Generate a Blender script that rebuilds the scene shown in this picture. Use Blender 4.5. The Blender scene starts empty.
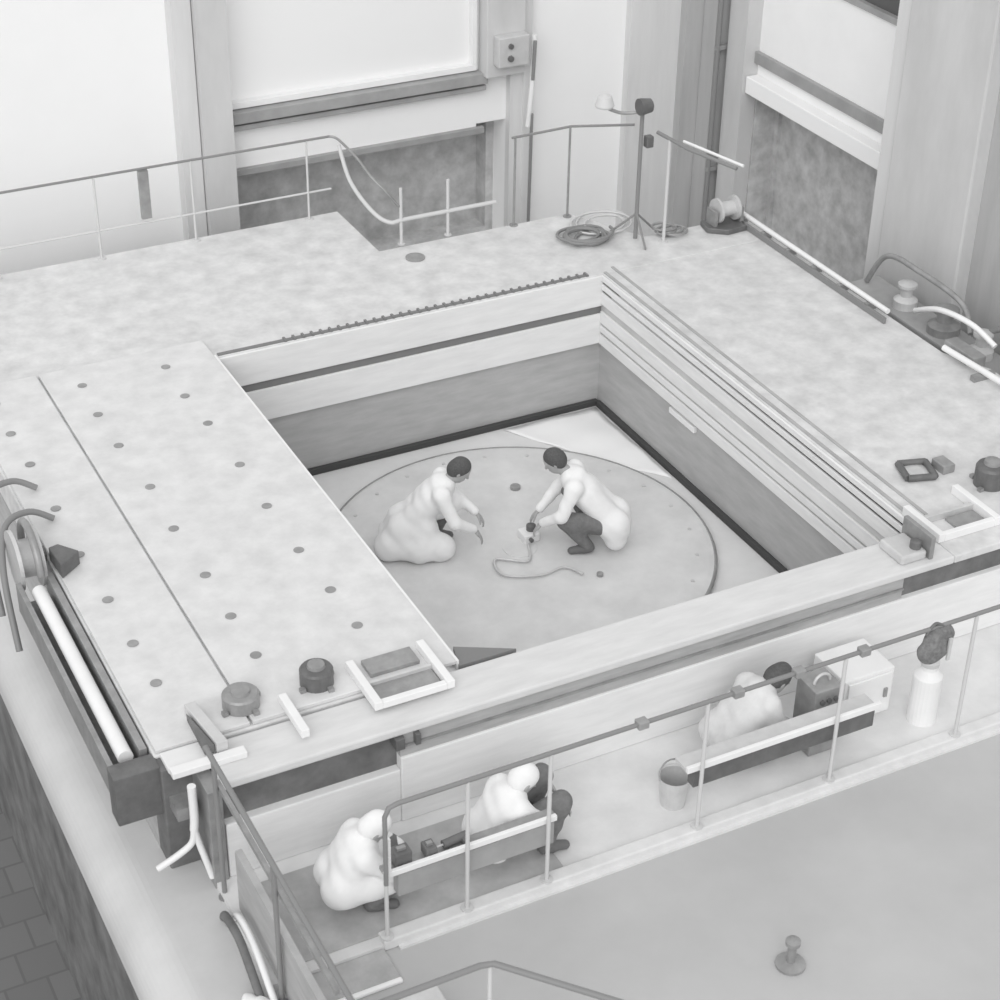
import bpy, math, random
import numpy as np
from mathutils import Vector, Matrix

random.seed(7)
S = bpy.context.scene
COL = S.collection

# ---------------------------------------------------------------- camera
CAM_H = 8.2
LENS_PX = 1870.0
TILT, ROLL, AZ = [math.radians(v) for v in (32.7, -1.0, 27.6)]


def camera_axes():
    rt = np.array([1, 0, 0.]); up = np.array([0, math.sin(TILT), math.cos(TILT)])
    fw = np.array([0, math.cos(TILT), -math.sin(TILT)])
    r2 = rt * math.cos(ROLL) - up * math.sin(ROLL)
    u2 = rt * math.sin(ROLL) + up * math.cos(ROLL)
    ca, sa = math.cos(AZ), math.sin(AZ)
    W = np.array([[ca, sa, 0], [-sa, ca, 0], [0, 0, 1]])
    return W @ r2, W @ u2, W @ fw


_r, _u, _f = camera_axes()
cd = bpy.data.cameras.new('camera')
cd.sensor_width = 36.0
cd.lens = LENS_PX / 1000 * 36.0
cd.clip_end = 200
cam = bpy.data.objects.new('camera', cd)
COL.objects.link(cam)
M = Matrix.Identity(4)
for i in range(3):
    M[i][0] = _r[i]; M[i][1] = _u[i]; M[i][2] = -_f[i]; M[i][3] = (0, 0, CAM_H)[i]
cam.matrix_world = M
S.camera = cam
cd.dof.use_dof = True
cd.dof.focus_distance = 15.5
cd.dof.aperture_fstop = 2.8

# ---------------------------------------------------------------- world, sun, exposure
w = bpy.data.worlds.new('World'); S.world = w
w.use_nodes = True
bg = w.node_tree.nodes['Background']
bg.inputs[0].default_value = (1, 1, 1, 1)
bg.inputs[1].default_value = 0.84
sd = bpy.data.lights.new('daylight', 'SUN')
sd.energy = 1.4; sd.angle = math.radians(50)
so = bpy.data.objects.new('daylight', sd); COL.objects.link(so)
so.rotation_euler = Vector((0.62, 0.80, -0.72)).to_track_quat('-Z', 'Y').to_euler()
S.view_settings.view_transform = 'Standard'
S.view_settings.look = 'None'
S.view_settings.exposure = 0.0
S.view_settings.gamma = 1.0
S.view_settings.use_curve_mapping = False


# ---------------------------------------------------------------- materials
def grey(name, v, rough=0.6, var=0.0, scale=3.0, metal=0.0, bump=0.0, stretch=None, spec=0.3):
    m = bpy.data.materials.new(name); m.use_nodes = True
    nt = m.node_tree; b = nt.nodes['Principled BSDF']
    b.inputs['Roughness'].default_value = rough
    b.inputs['Metallic'].default_value = metal
    b.inputs['Specular IOR Level'].default_value = spec
    b.inputs['Base Color'].default_value = (v, v, v, 1)
    if var > 0 or bump > 0:
        tc = nt.nodes.new('ShaderNodeTexCoord')
        mp = nt.nodes.new('ShaderNodeMapping')
        if stretch: mp.inputs['Scale'].default_value = stretch
        n = nt.nodes.new('ShaderNodeTexNoise')
        n.inputs['Scale'].default_value = scale; n.inputs['Detail'].default_value = 6
        n.inputs['Roughness'].default_value = 0.62
        nt.links.new(tc.outputs['Object'], mp.inputs[0]); nt.links.new(mp.outputs[0], n.inputs['Vector'])
        if var > 0:
            mr = nt.nodes.new('ShaderNodeMapRange')
            mr.inputs[1].default_value = 0.3; mr.inputs[2].default_value = 0.7
            mr.inputs[3].default_value = max(0, v - var); mr.inputs[4].default_value = min(0.95, v + var)
            nt.links.new(n.outputs['Fac'], mr.inputs[0])
            nt.links.new(mr.outputs[0], b.inputs['Base Color'])
        if bump > 0:
            bp = nt.nodes.new('ShaderNodeBump'); bp.inputs['Strength'].default_value = bump
            bp.inputs['Distance'].default_value = 0.01
            nt.links.new(n.outputs['Fac'], bp.inputs['Height']); nt.links.new(bp.outputs[0], b.inputs['Normal'])
    return m


def tiled(name, v, v2, sx, sy, rough=0.7):
    m = bpy.data.materials.new(name); m.use_nodes = True
    nt = m.node_tree; b = nt.nodes['Principled BSDF']
    b.inputs['Roughness'].default_value = rough
    tc = nt.nodes.new('ShaderNodeTexCoord')
    br = nt.nodes.new('ShaderNodeTexBrick')
    br.inputs['Color1'].default_value = (v, v, v, 1); br.inputs['Color2'].default_value = (v * 1.12, v * 1.12, v * 1.12, 1)
    br.inputs['Mortar'].default_value = (v2, v2, v2, 1)
    br.inputs['Brick Width'].default_value = sx; br.inputs['Row Height'].default_value = sy
    br.inputs['Mortar Size'].default_value = 0.012; br.inputs['Scale'].default_value = 1
    nt.links.new(tc.outputs['Object'], br.inputs['Vector'])
    nt.links.new(br.outputs[0], b.inputs['Base Color'])
    return m


def glow(name, v, s):
    m = bpy.data.materials.new(name); m.use_nodes = True
    b = m.node_tree.nodes['Principled BSDF']
    b.inputs['Base Color'].default_value = (v, v, v, 1)
    b.inputs['Roughness'].default_value = 0.2
    b.inputs['Emission Color'].default_value = (1, 1, 1, 1)
    b.inputs['Emission Strength'].default_value = s
    return m


MT = dict(
    deck=grey('deck_paint', .66, .55, .10, 4.5, bump=.2),
    deck2=grey('cover_paint', .69, .5, .07, 4.5, bump=.15),
    deckw=grey('fascia_paint', .80, .5, .05, 2.0, stretch=(1, 1, 6)),
    beam=grey('beam_paint', .68, .45, .05, 2.5, stretch=(1, 4, 1)),
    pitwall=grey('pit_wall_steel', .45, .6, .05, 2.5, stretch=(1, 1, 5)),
    pitfloor=grey('pit_floor_paint', .76, .5, .05, 2.0),
    disc=grey('turntable_steel', .68, .45, .06, 3.0),
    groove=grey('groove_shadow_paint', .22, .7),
    gap_shade=grey('gap_shade_dark', .07, .7),
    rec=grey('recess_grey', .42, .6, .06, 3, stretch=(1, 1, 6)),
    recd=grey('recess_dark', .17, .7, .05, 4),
    white=grey('white_paint', .84, .45, .03, 4),
    cloth=grey('white_coat_cloth', .86, .85, .02, 20),
    cloth2=grey('pale_coat_cloth', .70, .85, .03, 20),
    trous=grey('dark_trousers_cloth', .19, .9, .03, 25),
    hair=grey('dark_hair', .10, .7, .02, 60),
    skin=grey('skin', .42, .55, .02, 8),
    shoe=grey('dark_leather', .16, .5),
    shoew=grey('white_overshoe', .7, .8),
    rail=grey('rail_paint', .25, .4),
    raill=grey('pale_rail_paint', .62, .4),
    darkm=grey('dark_metal', .16, .45, .03, 8, metal=.2),
    midm=grey('mid_metal', .34, .4, .06, 8, metal=.3),
    lightm=grey('light_metal', .62, .35, .05, 8, metal=.2),
    walk=grey('walkway_paint', .72, .6, .07, 2.5, bump=.1),
    bag=grey('dark_canvas', .20, .9, .07, 25),
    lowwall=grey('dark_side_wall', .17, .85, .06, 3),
    mat=grey('dark_mat_and_shade', .46, .85, .07, 5),
    kerb=grey('kerb_paint', .72, .5, .05, 6),
    floor=grey('hall_floor', .50, .5, .035, .9),
    band=grey('concrete_edge', .60, .7, .05, 1.2),
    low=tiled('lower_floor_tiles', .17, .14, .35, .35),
    wall=grey('wall_white', .90, .7, .015, .7),
    wallr=grey('wall_right_plaster', .92, .7, .03, 1.2),
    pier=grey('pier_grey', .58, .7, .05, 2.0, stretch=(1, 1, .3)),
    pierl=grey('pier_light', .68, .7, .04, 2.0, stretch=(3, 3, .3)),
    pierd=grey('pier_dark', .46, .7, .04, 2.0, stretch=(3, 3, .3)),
    opening=grey('dark_bay_lining', .52, .8, .13, 5),
    sill=grey('sill_grey', .36, .6, .05, 3),
    ledge=grey('ledge_white', .94, .5),
    pane=glow('frosted_pane', .75, .10),
    paned=grey('dark_pane', .12, .15),
)


# ---------------------------------------------------------------- mesh helpers
class MB:
    def __init__(s): s.v = []; s.f = []; s.sm = []

    def add(s, vs, fs, smooth=False):
        o = len(s.v); s.v += [tuple(v) for v in vs]
        for f in fs: s.f.append(tuple(i + o for i in f)); s.sm.append(smooth)
        return s

    def box(s, x0, x1, y0, y1, z0, z1):
        x0, x1 = sorted((x0, x1)); y0, y1 = sorted((y0, y1)); z0, z1 = sorted((z0, z1))
        vs = [(x, y, z) for z in (z0, z1) for y in (y0, y1) for x in (x0, x1)]
        return s.add(vs, [(0, 2, 3, 1), (4, 5, 7, 6), (0, 1, 5, 4), (2, 6, 7, 3), (0, 4, 6, 2), (1, 3, 7, 5)])

    def prism(s, poly, z0, z1):
        n = len(poly)
        vs = [(x, y, z0) for x, y in poly] + [(x, y, z1) for x, y in poly]
        fs = [tuple(range(n))[::-1], tuple(range(n, 2 * n))] + [(i, (i + 1) % n, n + (i + 1) % n, n + i) for i in range(n)]
        return s.add(vs, fs)

    def tube(s, pts, r, seg=10, rs=None, caps=True):
        P = [Vector(p) for p in pts]; n = len(P); rings = []
        t0 = (P[1] - P[0]).normalized()
        up = Vector((0, 0, 1)) if abs(t0.z) < .9 else Vector((1, 0, 0))
        a = t0.cross(up).normalized()
        vs = []
        for i, p in enumerate(P):
            t = ((P[min(i + 1, n - 1)] - P[max(i - 1, 0)])).normalized()
            a = (a - t * a.dot(t)).normalized(); b = t.cross(a)
            rr = rs[i] if rs else r
            for k in range(seg):
                c = 2 * math.pi * k / seg
                vs.append(p + (a * math.cos(c) + b * math.sin(c)) * rr)
        fs = [(i * seg + k, i * seg + (k + 1) % seg, (i + 1) * seg + (k + 1) % seg, (i + 1) * seg + k)
              for i in range(n - 1) for k in range(seg)]
        s.add(vs, fs, True)
        if caps:
            s.add(vs[:seg], [tuple(range(seg))[::-1]]); s.add(vs[-seg:], [tuple(range(seg))])
        return s

    def lathe(s, c, prof, seg=32, axis='z'):
        vs = []
        for r, h in prof:
            for k in range(seg):
                a = 2 * math.pi * k / seg
                p = (r * math.cos(a), r * math.sin(a), h)
                if axis == 'x': p = (p[2], p[0], p[1])
                if axis == 'y': p = (p[1], p[2], p[0])
                vs.append((c[0] + p[0], c[1] + p[1], c[2] + p[2]))
        n = len(prof)
        fs = [(i * seg + k, i * seg + (k + 1) % seg, (i + 1) * seg + (k + 1) % seg, (i + 1) * seg + k)
              for i in range(n - 1) for k in range(seg)]
        s.add(vs, fs, False)
        if prof[0][0] > 0: s.add(vs[:seg], [tuple(range(seg))[::-1]])
        if prof[-1][0] > 0: s.add(vs[-seg:], [tuple(range(seg))])
        return s

    def build(s, name, mat, parent=None, bevel=0.0):
        me = bpy.data.meshes.new(name)
        loc = Vector((0, 0, 0))
        if parent is not None:
            loc = parent_world(parent)
        me.from_pydata([(v[0] - loc.x, v[1] - loc.y, v[2] - loc.z) for v in s.v], [], s.f)
        me.polygons.foreach_set('use_smooth', s.sm)
        me.update()
        o = bpy.data.objects.new(name, me); COL.objects.link(o)
        me.materials.append(MT[mat] if isinstance(mat, str) else mat)
        if parent is not None: o.parent = parent
        if bevel > 0:
            b = o.modifiers.new('bevel', 'BEVEL'); b.width = bevel; b.segments = 2; b.limit_method = 'ANGLE'
        return o


def parent_world(o):
    v = Vector(o.location)
    while o.parent is not None:
        o = o.parent; v = v + Vector(o.location)
    return v


def tag(o, label=None, cat=None, group=None, kind=None):
    if label: o['label'] = label
    if cat: o['category'] = cat
    if group: o['group'] = group
    if kind: o['kind'] = kind
    return o


def thing(name, loc, label, cat, group=None):
    o = bpy.data.objects.new(name, None); COL.objects.link(o)
    o.location = loc; o.empty_display_size = .1
    return tag(o, label, cat, group)


def struct(name, mb, mat, bevel=0.0, parent=None):
    o = mb.build(name, mat, parent, bevel)
    if parent is None: o['kind'] = 'structure'
    return o


def dup(root, loc, label=None, group=None):
    r = root.copy(); COL.objects.link(r); r.location = loc
    if label: r['label'] = label
    if group: r['group'] = group
    for ch in list(root.children):
        c = ch.copy(); COL.objects.link(c); c.parent = r
        for g in list(ch.children):
            d = g.copy(); COL.objects.link(d); d.parent = c
    return r


def arc(c, r, a0, a1, n=12, z=0, ax=(1, 0, 0), ay=(0, 1, 0)):
    out = []
    for i in range(n + 1):
        a = math.radians(a0 + (a1 - a0) * i / n)
        out.append(tuple(c[k] + r * (math.cos(a) * ax[k] + math.sin(a) * ay[k]) for k in range(3)))
    return out


def smooth_path(pts, n=6):
    P = [Vector(p) for p in pts]; out = []
    for i in range(len(P) - 1):
        p0 = P[max(i - 1, 0)]; p1 = P[i]; p2 = P[i + 1]; p3 = P[min(i + 2, len(P) - 1)]
        for k in range(n):
            t = k / n
            out.append(.5 * ((2 * p1) + (p2 - p0) * t + (2 * p0 - 5 * p1 + 4 * p2 - p3) * t * t + (3 * p1 - p0 - 3 * p2 + p3) * t ** 3))
    out.append(P[-1]); return out


# ================================================================ SETTING
WALK = -0.85     # walkway level
HALL = -0.90      # hall floor in front
BASE = -1.6      # floor under and behind the test bed
LOWF = -3.4      # dark lower floor at the left

struct('floor', MB().box(2.6, 16, 0, 8.03, HALL - .15, HALL), 'floor')
struct('floor_walkway', MB().box(2.62, 13.5, 8.03, 9.2, BASE, WALK), 'walk')
struct('floor_base', MB().box(2.62, 15, 9.2, 19.0, BASE - .15, BASE), 'walk')
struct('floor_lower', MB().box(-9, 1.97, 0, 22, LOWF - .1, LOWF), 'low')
# rounded concrete edge along the left drop
mb = MB()
prof = [(2.62, HALL)]
for i in range(13):
    a = math.pi / 2 * i / 12
    prof.append((2.22 - .30 * math.sin(a), HALL - .30 + .30 * math.cos(a)))
prof += [(1.92, -1.3), (2.62, -1.3)]
n = len(prof)
vs = [(x, y, z) for y in (0, 19.0) for x, z in prof]
mb.add(vs, [tuple(range(n)), tuple(range(2 * n - 1, n - 1, -1))] + [(i, n + i, n + (i + 1) % n, (i + 1) % n) for i in range(n)])
struct('trim_1', mb, 'band')
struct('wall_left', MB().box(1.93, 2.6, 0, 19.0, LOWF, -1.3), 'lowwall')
# kerb of the walkway
struct('trim_2', MB().box(3.4, 13.5, 8.02, 8.13, HALL, WALK + .035), 'kerb', .012)
struct('trim_3', MB().box(3.5, 13.5, 7.99, 8.02, HALL, HALL + .02), 'kerb')

# back wall (Y = 18.2) built round its openings
YB = 18.2
wb = MB()
wb.box(-4, 6.10, YB, YB + .3, LOWF, 5.2)
wb.box(6.10, 9.12, YB, YB + .3, .20, .90)
wb.box(9.5, 12.0, YB, YB + .3, LOWF, 5.2)
wb.box(6.10, 9.12, YB, YB + .3, 3.4, 5.2)
wb.box(9.12, 9.5, YB, YB + .3, .25, 5.2)
wb.box(6.10, 9.5, YB, YB + .3, LOWF, -1.3)
struct('wall_back', wb, 'wall')
struct('wall_back_bay', MB().box(6.10, 9.5, YB + .55, YB + .65, -1.3, .20).box(6.10, 9.5, YB + .3, YB + .55, .12, .20)
       .box(6.10, 9.5, YB + .3, YB + .55, -1.3, -1.2).box(9.4, 9.5, YB + .3, YB + .55, -1.2, .12).box(6.10, 6.20, YB + .3, YB + .55, -1.2, .12), 'opening')
# piers on the back wall
p = struct('trim_4', MB().box(5.78, 6.12, YB - .28, YB, BASE, 5.2), 'pier')
struct('trim_5', MB().box(5.56, 5.77, YB - .2, YB, BASE, 5.2), 'pierl')
struct('trim_6', MB().box(9.14, 9.62, YB - .22, YB, .85, 5.2), 'pier', .01)
struct('trim_21', MB().box(9.50, 9.66, YB - .1, YB, BASE, .84), 'pierl')
struct('trim_7', MB().box(9.66, 9.76, YB - .12, YB, BASE, 5.2), 'pierl')
struct('trim_8', MB().box(11.05, 11.72, YB - .12, YB, BASE, 5.2), 'pierl')
struct('trim_9', MB().box(11.72, 12.0, YB - .25, YB, BASE, 5.2), 'pierd')
# window over the back bay
wf = MB().box(6.12, 9.1, YB - .05, YB + .1, .90, .97).box(6.12, 9.1, YB - .05, YB + .1, 3.3, 3.4)
wf.box(6.12, 6.18, YB - .05, YB + .1, 0.97, 3.3).box(9.04, 9.1, YB - .05, YB + .1, 0.97, 3.3)
o = tag(wf.build('window_1', 'white', None, .005), kind='structure')
MB().box(6.18, 9.04, YB + .04, YB + .06, 0.97, 3.3).build('window_pane', 'pane', o)
struct('trim_10', MB().box(6.17, 9.2, YB - .14, YB, .76, .89).box(6.17, 9.2, YB - .10, YB, .67, .73), 'sill', .01)
struct('trim_11', MB().box(6.17, 9.2, YB - .06, YB, .14, .22), 'sill', .01)

# right wall (X = 12.2)
XR = 12.25
wr = MB()
wr.box(XR, XR + .3, 17.2, 18.5, LOWF, 5.2)
wr.box(XR, XR + .3, 9.0, 14.3, LOWF, 5.2)
wr.box(XR, XR + .3, 14.3, 17.2, .50, 2.0)
wr.box(XR, XR + .3, 14.3, 17.2, 3.4, 5.2)
wr.box(XR, XR + .3, 15.9, 17.2, 2.0, 3.4)
wr.box(XR, XR + .3, 14.3, 17.2, LOWF, -1.4)
struct('wall_right', wr, 'wallr')
struct('wall_right_bay', MB().box(XR + .35, XR + .45, 14.3, 17.2, -1.4, .50).box(XR + .3, XR + .35, 14.3, 17.2, .45, .50)
       .box(XR + .3, XR + .35, 17.1, 17.2, -1.4, .45).box(XR + .3, XR + .35, 14.3, 14.4, -1.4, .45), 'opening')
struct('wall_right_reveal', MB().box(XR + .01, XR + .3, 17.17, 17.2, -1.4, .495).box(XR + .01, XR + .3, 14.3, 17.17, .46, .497), 'opening')
struct('trim_12', MB().box(XR - .16, XR, 14.3, 17.18, .50, .70), 'ledge', .01)
struct('trim_13', MB().box(XR - .06, XR, 14.3, 17.4, .84, .98), 'sill', .01)
o = tag(MB().box(XR - .03, XR + .1, 14.3, 14.36, 2.0, 3.4).box(XR - .03, XR + .1, 15.84, 15.9, 2.0, 3.4)
        .box(XR - .03, XR + .1, 14.36, 15.84, 2.0, 2.07).build('window_2', 'sill'), kind='structure')
MB().box(XR + .03, XR + .05, 14.36, 15.84, 2.07, 3.4).build('window_pane', 'paned', o)
struct('trim_14', MB().box(XR - .20, XR, 17.19, 17.55, BASE, 5.2), 'pier')
struct('trim_15', MB().box(XR - .30, XR, 17.66, 17.94, BASE, 5.2), 'pierd')
# big pier at the right
struct('trim_16', MB().box(11.62, XR, 12.68, 13.90, BASE, 5.2), 'pier', .02)
struct('trim_17', MB().box(11.78, XR, 11.2, 12.68, BASE, 5.2), 'pierd')
struct('trim_18', MB().box(11.68, XR, 13.90, 14.14, BASE, 5.2), 'pierl')

# down pipe near the corner
t = thing('wall_pipe', (XR - .30, 17.60, BASE), 'dark vertical pipe beside the grey piers at the far corner of the hall', 'pipe')
MB().tube([(XR - .30, 17.60, BASE), (XR - .30, 17.60, 5.0)], .03).build('pipe', 'rail', t)
for z in (-.6, .9, 2.4): MB().box(XR - .33, XR, 17.575, 17.625, z, z + .05).build('bracket', 'midm', t)

# ================================================================ TEST BED
bed = thing('test_bed', (5.5, 9.05, BASE), 'huge pale square steel platform with a deep square opening in its middle', 'machine platform')
OX0, OX1, OY0, OY1 = 4.5, 8.75, 9.47, 14.6
d = MB()
d.prism([(2.4, 14.6), (10.8, 14.6), (10.8, 15.2), (9.6, 15.2), (9.15, 16.05), (6.95, 16.05), (6.95, 17.15), (2.4, 17.15)], -.3, 0)
d.build('back_deck', 'deck', bed, .012)
MB().prism([(8.75, 9.05), (11.0, 9.05), (11.0, 11.35), (10.8, 11.8), (10.8, 14.6), (8.75, 14.6)], -.07, 0).build('right_deck', 'deck', bed, .012)
MB().box(2.4, 4.5, 9.5, 14.6, -.3, 0).build('left_deck', 'deck', bed, .012)
MB().box(2.72, 8.75, 9.05, 9.47, -.07, 0).build('front_beam', 'beam', bed, .015)
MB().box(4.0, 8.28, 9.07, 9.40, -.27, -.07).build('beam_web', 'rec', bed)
MB().box(2.72, 4.0, 9.13, 9.40, -.38, -.07).build('shaded_beam_web', 'recd', bed)  # deep shade under the front trim put into a darker web colour
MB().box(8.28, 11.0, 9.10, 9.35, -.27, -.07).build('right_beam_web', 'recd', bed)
MB().box(2.72, 4.0, 9.06, 9.40, WALK, -.38).box(4.0, 11.0, 9.05, 9.40, WALK, -.27).build('front_skirt', 'deckw', bed, .01)
# thin stiffening lines in the beam
MB().box(4.0, 8.28, 9.052, 9.07, -.18, -.165).build('beam_lip', 'midm', bed)
MB().box(3.95, 4.02, 9.02, 9.13, -.17, -.075).build('beam_clip', 'darkm', bed, .005)
MB().box(4.10, 4.14, 9.02, 9.07, -.17, -.075).build('beam_clip', 'darkm', bed, .005)
# dark opening corner under the left front
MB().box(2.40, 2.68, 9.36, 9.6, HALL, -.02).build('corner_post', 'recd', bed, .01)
MB().box(2.40, 2.44, 9.6, 17.1, HALL, -.3).build('side_skirt', 'rec', bed)
# walls of the opening
fz = [(0.0, -.34), (-.42, -.76)]
b = MB()
for z1, z0 in fz: b.box(OX0, OX1, 14.57, 14.598, z0, z1 - .004)
b.build('back_fascia', 'deckw', bed, .008)
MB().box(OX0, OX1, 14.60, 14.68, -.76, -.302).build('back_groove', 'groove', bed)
b = MB()
for z1, z0 in ((-.004, -.06), (-.09, -.15), (-.18, -.31), (-.39, -.52), (-.55, -.62), (-.65, -.76)):
    b.box(8.722, 8.748, 9.47, 14.57, z0, z1)
b.build('right_fascia', 'deckw', bed, .006)
MB().box(8.75, 8.85, 9.47, 14.6, -.76, -.302).build('right_groove', 'pier', bed)
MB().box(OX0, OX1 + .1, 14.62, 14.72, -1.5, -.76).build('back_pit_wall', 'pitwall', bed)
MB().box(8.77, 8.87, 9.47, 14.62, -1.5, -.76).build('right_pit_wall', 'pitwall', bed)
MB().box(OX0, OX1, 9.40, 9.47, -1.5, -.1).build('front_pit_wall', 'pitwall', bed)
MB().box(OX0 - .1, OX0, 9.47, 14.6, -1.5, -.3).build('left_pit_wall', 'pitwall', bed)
MB().box(OX0, OX1, 14.57, 14.62, -1.5, -1.43).box(8.72, 8.77, 9.47, 14.57, -1.5, -1.43).build('floor_gap_shade', 'gap_shade', bed, .01)  # dark strip painting the shaded gap at the foot of the pit walls
MB().box(OX0, 8.77, 9.47, 14.62, -1.58, -1.5).build('pit_floor', 'pitfloor', bed)
MB().box(8.73, 8.77, 12.75, 13.2, -.86, -.80).build('white_strip', 'white', bed, .004)
# gear rack along the back rim
b = MB().box(4.7, 8.6, 14.62, 14.66, 0, .012)
x = 5.35
while x < 8.6:
    b.box(x, x + .022, 14.61, 14.68, 0.0, .022); x += .092
b.build('gear_rack', 'groove', bed)
# raised rim strip on the right
MB().box(8.77, 8.80, 9.6, 14.62, 0, .012).box(8.9, 8.93, 9.6, 14.7, 0, .008).build('rim_strip', 'rec', bed)
MB().lathe((7.21, 15.74, 0), [(.10, 0), (.10, .015), (.07, .02)], 20).build('deck_hatch', 'midm', bed)

# perforated cover plate
cp = thing('cover_plate', (3.5, 9.6, 0), 'pale perforated cover plate lying over the left side of the opening', 'cover plate')
big_plate = MB().box(3.11, 4.65, 9.52, 14.92, .001, .035).build('plate', 'deck2', cp, .006)
thin_plate = MB().box(2.42, 3.09, 9.52, 14.92, .001, .033).build('side_plate', 'deck2', cp, .006)
MB().box(4.65, 4.67, 9.52, 14.6, -.06, .03).build('edge_lip', 'white', cp)
rows = [14.57, 14.0, 13.43, 12.7, 12.0, 11.32, 10.72, 10.2]
hb = None
for yy in rows:
    for xx in (2.64, 3.40, 4.18):
        jx, jy = random.uniform(-.02, .02), random.uniform(-.02, .02)
        q = MB().lathe((xx + jx, yy + jy, .0355), [(.0, 0), (.042, .001), (.042, .004), (.03, .006), (.0, .006)], 14)
        q.build('bolt', 'midm', thin_plate if xx < 3 else big_plate)

# frames and fittings at the left front
fr = thing('tray_holder', (4.2, 9.5, 0), 'white open bracket frame with a grey tray on the front left of the platform', 'bracket frame')
MB().box(3.90, 3.96, 9.25, 9.78, 0.035, .10).build('side_bar', 'white', fr, .006)
MB().box(4.45, 4.51, 9.25, 9.78, 0.035, .10).build('side_bar', 'white', fr, .006)
MB().box(3.96, 4.45, 9.25, 9.30, 0.035, .09).build('cross_bar', 'white', fr, .006)
MB().box(3.96, 4.45, 9.50, 9.53, 0.035, .08).build('cross_bar', 'lightm', fr, .004)
MB().box(3.97, 4.44, 9.31, 9.50, 0.035, .05).build('tray', 'midm', fr, .004)
MB().box(4.02, 4.40, 9.60, 9.78, 0.035, .07).build('grey_block', 'midm', fr, .004)
o = MB().box(3.34, 3.40, 9.20, 9.64, 0.035, .10).build('bracket_bar', 'white', None, .006)
tag(o, 'short white bar lying between the two dark round motors at the front left', 'bar')
o = MB().prism([(4.66, 9.50), (5.12, 9.50), (4.72, 9.72)], -.04, .0).build('gap_shade_plate', 'groove')  # darkness of the open gap beside the cover plate, put in as a plate
tag(o, 'dark plate standing in for the gap in the front left corner of the opening', 'gap_plate')
fr2 = thing('tray_holder', (9.0, 9.5, 0), 'white open bracket frame with a grey tray on the front right of the platform', 'bracket frame')
MB().box(8.74, 8.80, 9.25, 9.72, .0, .08).build('side_bar', 'white', fr2, .006)
MB().box(9.30, 9.36, 9.25, 9.80, .0, .08).build('side_bar', 'white', fr2, .006)
MB().box(8.80, 9.30, 9.25, 9.30, .0, .07).build('cross_bar', 'white', fr2, .006)
MB().box(8.80, 9.30, 9.52, 9.56, .0, .06).build('cross_bar', 'lightm', fr2, .004)
MB().box(9.0, 9.28, 9.33, 9.50, .0, .02).build('tray', 'midm', fr2)
# corner clamp block
ck = thing('corner_clamp', (8.6, 9.35, 0), 'grey clamp block at the front right corner of the opening', 'clamp')
MB().box(8.28, 8.52, 9.12, 9.42, 0, .08).build('block', 'lightm', ck, .02)
MB().lathe((8.46, 9.20, .08), [(.045, 0), (.045, .06), (.03, .07)], 16).build('knob', 'darkm', ck)
MB().box(8.53, 8.57, 9.10, 9.46, 0, .20).build('side_plate', 'midm', ck, .006)

# round motors
def motor(loc, r, h, label, mat='darkm'):
    t = thing('round_motor', loc, label, 'motor', None)
    hs_ = MB().lathe(loc, [(r, 0), (r, h * .75), (r * .9, h * .85), (r * .55, h * .9)], 28).build('housing', mat, t)
    MB().lathe((loc[0], loc[1], loc[2] + h * .9), [(r * .55, 0), (r * .5, h * .15), (r * .15, h * .2)], 20).build('cap', 'midm', hs_)
    for k in range(4):
        a = k * math.pi / 2 + .4; fx, fy = loc[0] + math.cos(a) * r * 1.15, loc[1] + math.sin(a) * r * 1.15
        MB().box(fx - .02, fx + .02, fy - .02, fy + .02, loc[2], loc[2] + .03).build('foot', 'midm', t)
    return t
motor((3.10, 9.72, .035), .13, .13, 'grey round motor on the front left corner of the cover plate', 'midm')
motor((3.66, 9.72, .035), .12, .16, 'dark round motor beside the white bracket frame at the front left')
motor((9.68, 9.78, 0), .13, .22, 'dark round motor by the bracket frame on the front right deck')

# dark bracket loop on right deck
hx = thing('square_port', (9.26, 10.16, 0), 'dark square port with a raised rim on the right deck', 'port')
b = MB(); R1 = .17
for k in range(4):
    a0, a1 = math.radians(28 + 90 * k), math.radians(28 + 90 * (k + 1))
    pa = (9.24 + R1 * math.cos(a0), 10.18 + R1 * math.sin(a0), .03); pb = (9.24 + R1 * math.cos(a1), 10.18 + R1 * math.sin(a1), .03)
    b.tube([pa, pb], .03, 8)
b.build('rim', 'darkm', hx)
MB().lathe((9.24, 10.18, 0), [(.13, 0), (.13, .015), (.06, .03)], 20).build('cover', 'lightm', hx)
MB().box(9.42, 9.54, 10.05, 10.22, 0, .08).build('terminal_box', 'midm', hx, .01)

# left corner bracket
lb = thing('corner_bracket', (2.75, 9.4, 0), 'white angled bracket at the front left corner of the platform', 'bracket')
MB().box(2.44, 2.96, 9.22, 9.30, .0, .05).build('plate', 'white', lb, .006)
MB().box(2.44, 2.72, 9.31, 9.50, -.02, .02).build('flat_plate', 'deckw', lb, .006)
MB().prism([(2.78, 9.31), (2.86, 9.31), (2.80, 9.80), (2.72, 9.80)], .035, .12).build('upright', 'lightm', lb, .006)
MB().prism([(2.70, 9.33), (2.77, 9.33), (2.71, 9.72)], .035, .10).build('wedge', 'recd', lb)
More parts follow.
